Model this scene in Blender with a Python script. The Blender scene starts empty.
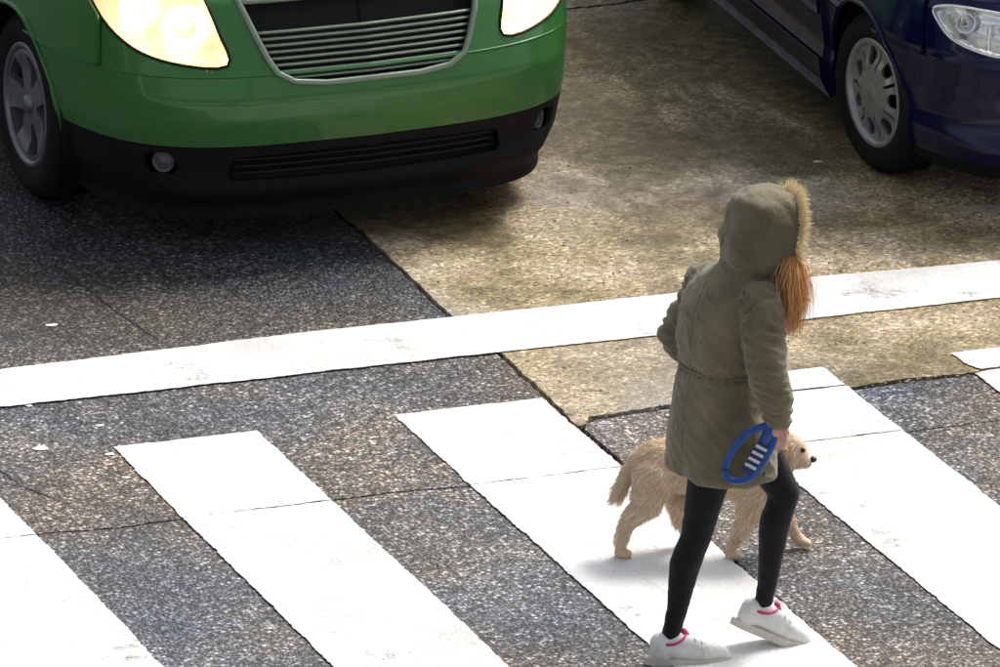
import bpy, bmesh, math, random
from mathutils import Vector, Matrix, noise
random.seed(7)
sc = bpy.context.scene
COL = sc.collection
R = math.radians

# ------------------------------------------------------------ camera, world, sun, exposure
cd = bpy.data.cameras.new('camera'); cam = bpy.data.objects.new('camera', cd); COL.objects.link(cam)
sc.camera = cam
yaw, pit, roll = 0.35605, 0.31703, 0.00636
F = Vector((math.sin(yaw)*math.cos(pit), math.cos(yaw)*math.cos(pit), -math.sin(pit)))
Rv = Vector((math.cos(yaw), -math.sin(yaw), 0)); Uv = Rv.cross(F)
R2 = Rv*math.cos(roll)+Uv*math.sin(roll); U2 = Uv*math.cos(roll)-Rv*math.sin(roll)
M = Matrix((R2, U2, -F)).transposed().to_4x4(); M.translation = Vector((-8.3944, -26.2146, 9.4262))
cam.matrix_world = M
cd.sensor_width = 36; cd.lens = 8850.7/1000*36; cd.clip_start = .5; cd.clip_end = 2000

SUN_EL, SUN_AZ = R(50), R(58)      # azimuth clockwise from +Y
w = bpy.data.worlds.new('World'); sc.world = w; w.use_nodes = True
nt = w.node_tree; bg = nt.nodes['Background']
sky = nt.nodes.new('ShaderNodeTexSky'); sky.sky_type = 'NISHITA'; sky.sun_disc = False
sky.sun_elevation = SUN_EL; sky.sun_rotation = SUN_AZ; sky.dust_density = 4; sky.air_density = 1.0; sky.ozone_density = 1
hs = nt.nodes.new('ShaderNodeHueSaturation'); hs.inputs['Saturation'].default_value = .38
nt.links.new(sky.outputs[0], hs.inputs['Color']); nt.links.new(hs.outputs[0], bg.inputs[0])
bg.inputs[1].default_value = 0.115
sl = bpy.data.lights.new('sun', 'SUN'); sl.energy = 2.0; sl.angle = R(18); sl.color = (1, .96, .9)
so = bpy.data.objects.new('sun', sl); COL.objects.link(so)
sd = Vector((math.sin(SUN_AZ)*math.cos(SUN_EL), math.cos(SUN_AZ)*math.cos(SUN_EL), math.sin(SUN_EL)))
so.rotation_euler = sd.to_track_quat('Z', 'Y').to_euler(); so.location = (0, 0, 20)
sc.view_settings.view_transform = 'Standard'; sc.view_settings.look = 'None'
sc.view_settings.exposure = 0.6; sc.view_settings.gamma = 1

# ------------------------------------------------------------ helpers
def tag(o, label=None, cat=None, group=None, kind=None):
    if label: o['label'] = label
    if cat: o['category'] = cat
    if group: o['group'] = group
    if kind: o['kind'] = kind
    return o
def empty(name, loc, rz=0):
    o = bpy.data.objects.new(name, None); COL.objects.link(o); o.location = loc; o.rotation_euler = (0, 0, rz); return o
def link(name, bm, mat, parent=None, smooth=True, kind=None):
    me = bpy.data.meshes.new(name); bm.normal_update(); bm.to_mesh(me); bm.free()
    for pl in me.polygons: pl.use_smooth = smooth
    if mat: me.materials.append(mat)
    o = bpy.data.objects.new(name, me); COL.objects.link(o)
    if parent: o.parent = parent
    if kind: o['kind'] = kind
    return o
def sstep(a, b, x):
    t = max(0, min(1, (x-a)/(b-a))); return t*t*(3-2*t)
def interp(tab, x):
    if x <= tab[0][0]: return tab[0][1]
    for (a, va), (b, vb) in zip(tab, tab[1:]):
        if x <= b:
            t = (x-a)/(b-a); return va+(vb-va)*t
    return tab[-1][1]

class N:
    def __init__(s, name):
        s.m = bpy.data.materials.new(name); s.m.use_nodes = True; s.t = s.m.node_tree
        s.b = s.t.nodes['Principled BSDF']; s.g = s.t.nodes.new('ShaderNodeNewGeometry')
    def n(s, ty, **kw):
        x = s.t.nodes.new(ty)
        for k, v in kw.items():
            if k.startswith('_'): setattr(x, k[1:], v)
            else: s.set(x, k.replace('_', ' '), v)
        return x
    def set(s, x, k, v):
        i = x.inputs[k] if not k.isdigit() else x.inputs[int(k)]
        if isinstance(v, bpy.types.NodeSocket): s.t.links.new(v, i)
        else: i.default_value = v
    def noise(s, sc_, det=3, rough=.5, vec=None, dist=0):
        x = s.n('ShaderNodeTexNoise', Scale=sc_, Detail=det, Roughness=rough, Distortion=dist)
        s.t.links.new(vec or s.g.outputs['Position'], x.inputs['Vector']); return x.outputs['Fac']
    def vor(s, sc_, vec=None, feat='F1', rnd=1):
        x = s.n('ShaderNodeTexVoronoi', _feature=feat, Scale=sc_, Randomness=rnd)
        s.t.links.new(vec or s.g.outputs['Position'], x.inputs['Vector']); return x
    def ramp(s, fac, stops):
        x = s.n('ShaderNodeValToRGB'); s.t.links.new(fac, x.inputs[0]); e = x.color_ramp.elements
        while len(e) < len(stops): e.new(.5)
        for i, (p_, c) in enumerate(stops):
            e[i].position = p_; e[i].color = (c, c, c, 1) if not isinstance(c, tuple) else (*c, 1)
        return x.outputs[0]
    def mix(s, fac, a, b, mode='MIX'):
        x = s.n('ShaderNodeMix', _data_type='RGBA', _blend_type=mode)
        for i, v in ((0, fac), (6, a), (7, b)):
            if isinstance(v, bpy.types.NodeSocket): s.t.links.new(v, x.inputs[i])
            else: x.inputs[i].default_value = v if i == 0 else ((*v, 1) if isinstance(v, tuple) else (v, v, v, 1))
        return x.outputs[2]
    def math(s, op, a, b=0.0, c=0.0):
        x = s.n('ShaderNodeMath', _operation=op)
        for i, v in enumerate((a, b, c)):
            if isinstance(v, bpy.types.NodeSocket): s.t.links.new(v, x.inputs[i])
            else: x.inputs[i].default_value = v
        return x.outputs[0]
    def bump(s, h, strength=.5, dist=.01):
        x = s.n('ShaderNodeBump', Strength=strength, Distance=dist); s.t.links.new(h, x.inputs['Height'])
        s.t.links.new(x.outputs[0], s.b.inputs['Normal'])
    def out(s, col=None, rough=None, **kw):
        for k, v in (('Base Color', col), ('Roughness', rough)):
            if v is None: continue
            if isinstance(v, tuple): v = (*v, 1)
            s.set(s.b, k, v)
        for k, v in kw.items(): s.set(s.b, k.replace('_', ' '), v)
        return s.m
def scaled(s, vec_scale):
    x = s.n('ShaderNodeVectorMath', _operation='MULTIPLY'); s.t.links.new(s.g.outputs['Position'], x.inputs[0])
    x.inputs[1].default_value = vec_scale; return x.outputs[0]

# ---- materials
def asphalt():
    s = N('asphalt')
    v = s.vor(74); v2 = s.vor(150)
    sep = s.n('ShaderNodeSeparateColor'); s.t.links.new(v.outputs['Color'], sep.inputs[0])
    sep2 = s.n('ShaderNodeSeparateColor'); s.t.links.new(v2.outputs['Color'], sep2.inputs[0])
    chip = s.ramp(sep.outputs[0], [(0, .02), (.3, .045), (.55, .1), (.8, .25), (.94, .45), (1, .7)])
    chip2 = s.ramp(sep2.outputs[1], [(0, .02), (.5, .08), (.82, .2), (1, .55)])
    c = s.mix(.4, chip, chip2)
    tint = s.ramp(s.noise(.9, 4, .55), [(.32, (.74, .86, 1.16)), (.48, (1, .97, .95)), (.58, (1.18, .98, .8)), (.75, (1.05, .92, .92))])
    c = s.mix(1, c, tint, 'MULTIPLY')
    hue = s.mix(.35, (1., 1., 1.), v.outputs['Color'], 'MIX')
    c = s.mix(.3, c, hue, 'MULTIPLY')
    pv = s.ramp(s.noise(1.7, 6, .6), [(.28, .8), (.45, 1.45), (.6, 1.8), (.75, 2.4)])
    c = s.mix(1, c, pv, 'MULTIPLY')
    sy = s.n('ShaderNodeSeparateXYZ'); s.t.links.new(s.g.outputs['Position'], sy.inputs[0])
    tr = s.n('ShaderNodeVectorMath', _operation='MULTIPLY'); s.t.links.new(s.g.outputs['Position'], tr.inputs[0]); tr.inputs[1].default_value = (1.6, .5, 1)
    c = s.mix(1, c, s.ramp(s.noise(1.2, 7, .7, tr.outputs[0], .6), [(.3, .5), (.46, 1.), (.7, 1.12)]), 'MULTIPLY')
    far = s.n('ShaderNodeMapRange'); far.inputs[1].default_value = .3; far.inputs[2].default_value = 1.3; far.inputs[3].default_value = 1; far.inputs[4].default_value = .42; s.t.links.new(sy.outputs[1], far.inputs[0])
    c = s.mix(1, c, far.outputs[0], 'MULTIPLY')      # darkens across and beyond the stop line
    # binder between the stones
    gap = s.ramp(v.outputs['Distance'], [(.3, 1.0), (.62, .3)])
    c = s.mix(1, c, gap, 'MULTIPLY')
    rough = s.ramp(s.noise(1.1, 4, .6), [(.3, .38), (.7, .7)])
    h = s.math('ADD', s.math('MULTIPLY', v.outputs['Distance'], -1), s.math('MULTIPLY', v2.outputs['Distance'], -.4))
    s.bump(h, .6, .01)
    return s.out(c, rough, Specular_IOR_Level=.32)
def concrete():
    s = N('stained_concrete')
    c = s.ramp(s.noise(2.2, 7, .65), [(.3, (.11, .085, .035)), (.44, (.31, .245, .13)), (.56, (.46, .37, .24)), (.74, (.55, .48, .38))])
    v = s.vor(85); sep = s.n('ShaderNodeSeparateColor'); s.t.links.new(v.outputs['Color'], sep.inputs[0])
    c = s.mix(1, c, s.ramp(sep.outputs[0], [(0, .35), (.25, .75), (.6, 1), (.85, 1.2), (1, 2.0)]), 'MULTIPLY')
    c = s.mix(1, c, s.ramp(s.noise(45, 4, .7), [(.3, .6), (.5, 1), (.7, 1.25)]), 'MULTIPLY')
    # damp bluish patches
    c = s.mix(s.ramp(s.noise(.75, 4, .55), [(.5, 0.), (.68, .6)]), c, (.27, .26, .27))
    # oil and moss where the traffic waits, running along the lane
    st = s.n('ShaderNodeVectorMath', _operation='MULTIPLY'); s.t.links.new(s.g.outputs['Position'], st.inputs[0]); st.inputs[1].default_value = (1.3, .75, 1)
    sy = s.n('ShaderNodeSeparateXYZ'); s.t.links.new(s.g.outputs['Position'], sy.inputs[0])
    far = s.n('ShaderNodeMapRange'); far.inputs[1].default_value = 1.5; far.inputs[2].default_value = 3.0; s.t.links.new(sy.outputs[1], far.inputs[0])
    m = s.math('ADD', s.noise(1.0, 7, .62, st.outputs[0], .4), s.math('MULTIPLY', far.outputs[0], .2))
    stain = s.ramp(m, [(.52, 0.), (.6, .85), (.7, 1.)])
    dark = s.mix(s.noise(3, 5), (.022, .016, .004), (.105, .075, .02))
    c = s.mix(s.math('MULTIPLY', stain, s.ramp(s.noise(14, 6, .75), [(.3, .5), (.6, 1.)])), c, dark)
    h = s.math('ADD', s.noise(60, 5, .7), s.math('MULTIPLY', v.outputs['Distance'], -.5))
    pit_ = s.ramp(s.noise(22, 3, .5), [(.24, 0.), (.3, 1.)])
    c = s.mix(1, c, s.mix(.6, (1., 1., 1.), pit_), 'MULTIPLY')
    s.bump(s.math('ADD', h, s.math('MULTIPLY', pit_, .6)), .6, .01)
    return s.out(c, s.ramp(s.noise(1.1, 3), [(.35, .5), (.65, .8)]), Specular_IOR_Level=.3)
def paint_white():
    s = N('road_paint')
    c = s.ramp(s.noise(1.5, 6, .6), [(.3, (.5, .49, .47)), (.44, (.64, .635, .62)), (.56, (.745, .745, .735)), (.75, (.79, .79, .785))])
    # worn scuffs along the traffic direction
    vx = scaled(s, (7, 1.2, 1))
    sc_ = s.ramp(s.noise(1.3, 6, .68, vx, .5), [(.3, .75), (.44, 0.)])
    c = s.mix(sc_, c, (.52, .51, .48))
    speck = s.ramp(s.noise(75, 2, .5), [(.27, .8), (.32, 0.)])
    c = s.mix(speck, c, (.3, .29, .28))
    v = s.vor(62)
    wear = s.math('MULTIPLY', s.ramp(s.noise(2.3, 7, .72, None, .3), [(.31, 1.), (.4, 0.)]), s.ramp(v.outputs['Distance'], [(.25, .15), (.6, 1.)]))
    c = s.mix(wear, c, (.12, .11, .1))
    s.bump(s.math('ADD', s.math('MULTIPLY', v.outputs['Distance'], -.5), s.noise(25, 4)), .45, .009)
    return s.out(c, .6)
def simple(name, col, rough=.5, nz=0, nscale=20, bump=0, bdist=.005, **kw):
    s = N(name)
    if nz:
        c = s.mix(1, col, s.ramp(s.noise(nscale, 5, .6), [(.25, 1-nz), (.75, 1+nz)]), 'MULTIPLY')
        s.out(c, rough, **kw)
    else: s.out(col, rough, **kw)
    if bump: s.bump(s.noise(nscale*3, 4), bump, bdist)
    return s.m
def car_paint(name, col, grime=(.11, .1, .085)):
    s = N(name)
    s.t.nodes.remove(s.g); s.g = s.n('ShaderNodeTexCoord'); pos = s.g.outputs['Object']
    z = s.n('ShaderNodeSeparateXYZ'); s.t.links.new(pos, z.inputs[0])
    low = s.n('ShaderNodeMapRange'); low.inputs[1].default_value = .62; low.inputs[2].default_value = .2; s.t.links.new(z.outputs[2], low.inputs[0])
    d = s.math('MULTIPLY', low.outputs[0], s.ramp(s.noise(9, 6, .7, pos), [(.35, .05), (.75, .42)]))
    fl = s.ramp(s.noise(900, 1, .5, pos), [(.3, .75), (.7, 1.35)])
    c = s.mix(1, col, fl, 'MULTIPLY'); c = s.mix(d, c, grime)
    rg = s.math('ADD', s.math('MULTIPLY', d, .8), .22)
    return s.out(c, rg, Metallic=.1, Coat_Weight=.5, Coat_Roughness=.05, Specular_IOR_Level=.15)
def cloth(name, col, var=.25, sheen=.3):
    s = N(name)
    tc = s.n('ShaderNodeTexCoord'); pos = tc.outputs['Object']
    c = s.mix(1, col, s.ramp(s.noise(6, 6, .6, pos), [(.3, 1-var), (.7, 1+var)]), 'MULTIPLY')
    c = s.mix(1, c, s.ramp(s.noise(350, 2, .5, pos), [(.3, .75), (.7, 1.25)]), 'MULTIPLY')
    s.bump(s.math('ADD', s.noise(28, 5, .6, pos, .6), s.math('MULTIPLY', s.noise(350, 1, .5, pos), .15)), .55, .012)
    return s.out(c, .85, Sheen_Weight=sheen, Sheen_Roughness=.5, Specular_IOR_Level=.25)
def hairmat(name, c0, c1, rough=.5):
    s = N(name)
    c = s.ramp(s.g.outputs['Random Per Island'], [(0, c0), (1, c1)])
    return s.out(c, rough, Specular_IOR_Level=.4)

ASPH = asphalt(); CONC = concrete(); PAINT = paint_white()
EARTH = simple('road_bed', (.022, .021, .02), .9, .4, 8, .6)
TAR = simple('tar', (.012, .012, .012), .45, .3, 30, .4)
GREEN = car_paint('green_paint', (.045, .165, .04)); BLUE = car_paint('navy_paint', (.0012, .003, .036), (.012, .011, .018))
BLACKP = simple('black_plastic', (.008, .008, .009), .6, .3, 40, .3, Specular_IOR_Level=.25)
VALANCE_SHADE = simple('bumper_shade', (.007, .006, .007), .75, .3, 40, .3, Specular_IOR_Level=.2)  # lower bumper coloured near black to carry the deep shade under the nose
SLAT = simple('grille_grey', (.23, .29, .22), .35, .12, 30, .1, Metallic=.4)
FOGL = simple('fog_glass', (.08, .085, .09), .15, .3, 60, .3)
RUBBER = simple('tyre_rubber', (.011, .009, .010), .85, .3, 30, .3, Specular_IOR_Level=.2)
ALLOY = simple('wheel_silver', (.34, .34, .36), .38, .18, 25, .15, Metallic=.55)
DARKALLOY = simple('wheel_grey', (.2, .2, .22), .4, .2, 25, .15, Metallic=.6)
CHROME = simple('chrome', (.75, .76, .78), .14, Metallic=1.)
GLASS_D = simple('tinted_glass', (.012, .015, .016), .04, Specular_IOR_Level=.7)
REFL = simple('lamp_reflector', (.88, .9, .9), .09, .06, 14, .22, .012, Metallic=.75)
AMBER = simple('amber_plastic', (.6, .2, .02), .3)
def lens_mat():
    s = N('clear_lens'); return s.out((1, 1, 1), .03, Transmission_Weight=1., IOR=1.12)
LENS = lens_mat()
def lit_mat():
    s = N('lit_lamp'); tc = s.n('ShaderNodeTexCoord'); wv = s.n('ShaderNodeTexWave', Scale=26., Distortion=.2); wv.bands_direction = 'X'
    s.t.links.new(tc.outputs['Object'], wv.inputs['Vector'])
    s.bump(wv.outputs['Fac'], .25, .004)
    return s.out((.5, .36, .2), .25, Emission_Color=(1, .6, .38, 1), Emission_Strength=.62, Metallic=.3)
LIT = lit_mat()
BULB = N('lit_bulb').out((1, .95, .85), .3, Emission_Color=(1, .74, .42, 1), Emission_Strength=5.)
OLIVE = cloth('olive_cloth', (.165, .138, .078), .32); LEG = cloth('black_knit', (.008, .0065, .009), .2, .12)
SHOEW = simple('white_leather', (.74, .72, .68), .55, .1, 30, .3); PINK = simple('pink_trim', (.55, .02, .18), .6)
SOLE = simple('sole_rubber', (.62, .58, .5), .7, .12, 40)
SKIN = simple('skin', (.58, .33, .24), .5, .06, 30, .15, Subsurface_Weight=.1)
HAIR = hairmat('ginger_hair', (.46, .19, .055), (.88, .52, .2)); TRIM = hairmat('fur_trim_hair', (.72, .56, .31), (.97, .86, .58), .7)
DOGF = hairmat('dog_hair', (.74, .5, .29), (.98, .9, .75), .7)
DOGS = simple('dog_coat', (.66, .48, .32), .85, .25, 12, .5); DOGN = simple('dog_nose', (.02, .015, .014), .3)
LEASHB = simple('blue_plastic', (.012, .07, .3), .35, .15, 30, .1); WEB = simple('white_webbing', (.62, .62, .66), .7, .15, 60)
NAVYWEB = simple('navy_webbing', (.02, .03, .12), .7, .15, 60)
EYE = simple('eye', (.03, .015, .01), .08); EYEW = simple('eye_white', (.75, .72, .68), .2)

# ------------------------------------------------------------ the ground
def ragged(poly, step=.02, amp=.004, seed=0, close=True):
    out = []; n = len(poly)
    for i in range(n if close else n-1):
        a = Vector((*poly[i], 0)); b = Vector((*poly[(i+1) % n], 0)); L = (b-a).length
        if L < 1e-6: continue
        far = max(abs(a.x-1.5), abs(a.y), abs(b.x-1.5), abs(b.y)) > 7
        k = max(1, int(L/(1. if far and L > 25 else step))); d = (b-a)/L; nn = Vector((-d.y, d.x, 0))
        for j in range(k):
            p = a+(b-a)*j/k
            f = noise.noise(Vector((p.x*9, p.y*9, seed)))*.6+noise.noise(Vector((p.x*38, p.y*38, seed+5)))*.5+noise.noise(Vector((p.x*110, p.y*110, seed+5)))*.3
            f *= 0 if j == 0 else 1
            p = p+nn*f*amp*2; out.append((p.x, p.y))
    return out
def sheet(name, polys, z0, z1, mat, **kw):
    bm = bmesh.new()
    for poly in polys:
        top = [bm.verts.new((x, y, z1)) for x, y in poly]
        f = bm.faces.new(top); f.normal_update()
        if f.normal.z < 0: f.normal_flip(); top.reverse()
        if z0 is not None:
            bot = [bm.verts.new((v.co.x, v.co.y, z0)) for v in top]; n = len(top)
            for i in range(n): bm.faces.new((top[i], bot[i], bot[(i+1) % n], top[(i+1) % n]))
    bmesh.ops.triangulate(bm, faces=[f for f in bm.faces if len(f.verts) > 4])
    o = link(name, bm, mat, smooth=False); o['kind'] = 'structure'; return o
bm = bmesh.new(); vs = [bm.verts.new(p) for p in ((-700, -700, -.035), (700, -700, -.035), (700, 700, -.035), (-700, 700, -.035))]; bm.faces.new(vs)
tag(link('ground', bm, ASPH, smooth=False), kind='structure')
bm = bmesh.new(); vs = [bm.verts.new(p) for p in ((-9, -9, -.031), (16, -9, -.031), (16, 22, -.031), (-9, 22, -.031))]; bm.faces.new(vs)
tag(link('road_bed', bm, EARTH, smooth=False), kind='structure')

XJ = 1.53; g = .006; BIG = 60
crack = [(-BIG, -.74), (-.616, -.741), (-.461, -.725), (-.235, -.753), (-.006, -.741), (.1, -.75), (.259, -.738), (.485, -.728), (.728, -.719), (.85, -.735), (.978, -.744), (1.182, -.752), (1.426, -.753), (XJ-g, -.75)]
def rag_line(pts, amp=.006, seed=1, step=.015):
    c = ragged([p for p in pts if abs(p[0]) < 20], step, amp, seed, close=False); c.append(pts[-1] if abs(pts[-1][0]) < 20 else c[-1])
    if abs(pts[0][0]) > 20: c.insert(0, pts[0])
    if abs(pts[-1][0]) > 20: c.append(pts[-1])
    return c
def shift(l, dx, dy): return [(x+dx, y+dy) for x, y in l]
CR = rag_line(crack, .006, 1)
jn = rag_line([(XJ, -BIG/4), (1.51, -6), (1.515, -2.5), (1.53, -.75), (1.515, -.27), (1.536, .1), (1.545, .494), (1.525, .954), (1.545, 1.5), (1.557, 2.0), (1.55, 5), (1.54, 15)], .005, 3, .02)
low = [p for p in jn if p[1] < -.75]; up = [p for p in jn if p[1] > -.75]
sheet('asphalt_road', [shift(up, -g*2.2, 0)+[(XJ-g, BIG), (-BIG, BIG)]+shift(CR, 0, .0045)], -.032, 0, ASPH)
sheet('asphalt_road', [shift(low, -g*1.3, 0)+list(reversed(shift(CR, 0, -.004)))+[(-BIG, -BIG)]], -.032, -.0015, ASPH)
te = rag_line([(XJ+g, -.30), (1.58, -.235), (1.629, -.221), (1.891, -.191), (2.209, -.202), (2.526, -.224), (2.717, -.201), (2.99, -.206), (3.3, -.2), (6, -.21), (BIG/4, -.2)], .011, 8, .012)
teo = rag_line([(XJ+g, -.325), (1.6, -.25), (1.891, -.222), (2.209, -.23), (2.526, -.247), (2.717, -.228), (2.99, -.229), (3.3, -.225), (6, -.225), (BIG/4, -.22)], .007, 18, .012)
upt = [p for p in up if -.29 < p[1] < 4.36]
tj = rag_line([(1.56, 4.38), (2.4, 4.36), (3.34, 4.375), (3.56, 4.4), (5, 4.37), (BIG/4, 4.38)], .012, 4)
sheet('concrete_slab', [te+list(reversed(shift(tj, 0, -.012)))+list(reversed(shift(upt, g*.8, 0)))], -.032, .002, CONC)
sheet('concrete_slab', [shift(tj, 0, .012)+[(BIG/4, BIG/4), (1.56, BIG/4)]], -.032, .0015, CONC)
crr = rag_line([(XJ+g, -.72), (2.0, -.71), (2.52, -.707), (2.617, -.697), (2.869, -.698), (4, -.7), (BIG/4, -.7)], .005, 14)
lr = [p for p in jn if -.7 > p[1] > -14.9]
sheet('asphalt_road', [teo+list(reversed(shift(crr, 0, .0025)))], -.032, -.002, ASPH)
sheet('asphalt_road', [shift(crr, 0, -.0025)+[(BIG/4, -BIG/4)]+shift(lr, g*.6, 0)], -.032, -.003, ASPH)
# curved sealed crack at the left
def ribbon(pts, wd, z, name, mat):
    bm = bmesh.new(); prev = None; c = rag_line(pts, .006, 33, .012)
    for i, p in enumerate(c):
        a = Vector(c[max(0, i-1)]); b = Vector(c[min(len(c)-1, i+1)]); d = (b-a).normalized(); nn = Vector((-d.y, d.x))
        h = wd*(.35+.65*abs(math.sin(i*.21+1)))*min(1, (i+1)/8, (len(c)-i)/8)
        q = [bm.verts.new((p[0]+nn.x*h*s, p[1]+nn.y*h*s, z)) for s in (-1, 1)]
        if prev: bm.faces.new((prev[0], prev[1], q[1], q[0]))
        prev = q
    return tag(link(name, bm, mat, smooth=False), kind='structure')
ribbon([(-.42, .25), (-.425, .05), (-.414, -.088), (-.397, -.252), (-.35, -.373), (-.294, -.517)], .0045, .0025, 'road_crack', TAR)
ribbon([(.42, 1.9), (.45, 1.5), (.47, 1.25), (.5, 1.02)], .0035, .0025, 'road_crack', TAR)

# painted markings
ZP = .0045
def paint(name, poly, z=ZP, amp=.0048, seed=0, cut=None, zs=None):
    return sheet(name, [ragged(p, .012, amp, seed+i*3) for i, p in enumerate(poly)], None if zs is None else zs, z, PAINT)
paint('stop_line', [[(-12, .505), (1.525, .509), (2.2, .502), (3.4, .503), (14, .505), (14, .885), (3.555, .892), (2.83, .93), (2.36, .918), (1.54, .923), (.974, .93), (-.111, .888), (-12, .885)]], z=.0065, seed=2)
Yc = -.742
for i, (xl, xr, yt) in enumerate([(-3.0, -2.5, 0), (-2.0, -1.5, 0), (-1.0, -.497, 0), (.003, .502, 0), (.985, 1.507, .006)]):
    paint('crosswalk_stripe', [[(xl, yt), (xr, yt+.002), (xr+.002, Yc+.008), (xl-.006, Yc+.003)], [(xl-.006, Yc-.003), (xr+.002, Yc+.002), (xr+.006, -1.6), (xr+.004, -4.2), (xl, -4.2), (xl-.004, -1.5)]], seed=10+i)
paint('crosswalk_stripe', [[(1.985, -.004), (2.515, -.004), (2.519, -.2), (1.988, -.197)]], z=.0065, seed=30)
paint('crosswalk_stripe', [[(1.988, -.2), (2.519, -.206), (2.522, -.69), (1.989, -.70)]], z=.0035, seed=31)
paint('crosswalk_stripe', [[(1.989, -.703), (2.522, -.692), (2.524, -1.4), (2.52, -4.2), (1.99, -4.2), (1.99, -1.5)]], z=.002, seed=32)
for i, xl in enumerate([2.985, 3.99, 4.99]):
    paint('crosswalk_stripe', [[(xl, -.004), (xl+.51, 0), (xl+.51, -.19), (xl+.03, -.2), (xl+.002, -.12)]], z=.0065, seed=40+i)
    paint('crosswalk_stripe', [[(xl-.005, -.225), (xl+.04, -.212), (xl+.51, -.203), (xl+.51, -4.2), (xl, -4.2)]], z=.0035, seed=50+i)
# loose paint flakes, leaves and grit
def flake(name, x, y, r, z, mat, seed):
    pts = []
    for k in range(11):
        a = k/11*math.tau; rr = r*(.6+.55*noise.noise(Vector((math.cos(a)*1.5, math.sin(a)*1.5, seed)))+.3)
        pts.append((x+math.cos(a)*rr*1.5, y+math.sin(a)*rr))
    return sheet(name, [pts], None, z, mat)
for i, (x, y, r, z) in enumerate([(-.22, .07, .022, .003), (-.03, -.06, .014, .003), (.03, .23, .012, .003), (-.13, .5, .01, .003), (.06, -.2, .014, .003), (-.05, -.3, .012, .003), (1.86, -.29, .016, .001), (1.95, -.25, .02, .001), (3.4, 2.2, .014, .005), (2.7, 3.3, .012, .005), (.2, 1.3, .016, .003)]):
    flake('paint_flake', x, y, r, z, PAINT, i*3.3)
rng = random.Random(3)
bm = bmesh.new()
def pebble(x, y, z, r):
    m = Matrix.Translation((x, y, z)) @ Matrix.Rotation(rng.uniform(0, 6), 4, 'Z') @ Matrix.Diagonal((r*rng.uniform(.8, 1.6), r, r*.5, 1))
    ret = bmesh.ops.create_icosphere(bm, subdivisions=1, radius=1, matrix=m)
    for v in ret['verts']: v.co += Vector((rng.uniform(-1, 1), rng.uniform(-1, 1), rng.uniform(-.5, .5)))*r*.18
for k in range(420):
    x = rng.uniform(1.6, 4.2); y = rng.uniform(-.15, 4.0)
    if .45 < y < .95 and rng.random() < .8: continue
    pebble(x, y, .004, rng.uniform(.0025, .006))
for k in range(120): # grit collected along the slab edge
    x = rng.uniform(1.6, 3.6); pebble(x, -.19+rng.uniform(-.03, .04)-.02, .001, rng.uniform(.003, .007))
GRIT = simple('grit', (.24, .2, .14), .8, .6, 15)
link('loose_grit', bm, GRIT, kind='stuff', smooth=False)

# ------------------------------------------------------------ cars
def catmull(pts, n=24):
    P = [Vector(p) for p in pts]; P = [P[0]*2-P[1]]+P+[P[-1]*2-P[-2]]; out = []
    for i in range(1, len(P)-2):
        for j in range(n):
            t = j/n; a, b, c, d = P[i-1], P[i], P[i+1], P[i+2]
            out.append(.5*((2*b)+(c-a)*t+(2*a-5*b+4*c-d)*t*t+(3*b-a-3*c+d)*t**3))
    out.append(P[-2]); return out
def poly_sdf(poly, px, py):
    d = 1e9; ins = False; n = len(poly); j = n-1
    for i in range(n):
        ax, ay = poly[i]; bx, by = poly[j]
        ex, ey = bx-ax, by-ay; wx, wy = px-ax, py-ay
        t = max(0, min(1, (wx*ex+wy*ey)/(ex*ex+ey*ey)))
        d = min(d, (wx-ex*t)**2+(wy-ey*t)**2)
        if (ay > py) != (by > py) and px < (bx-ax)*(py-ay)/(by-ay)+ax: ins = not ins
        j = i
    return -math.sqrt(d) if ins else math.sqrt(d)
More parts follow.
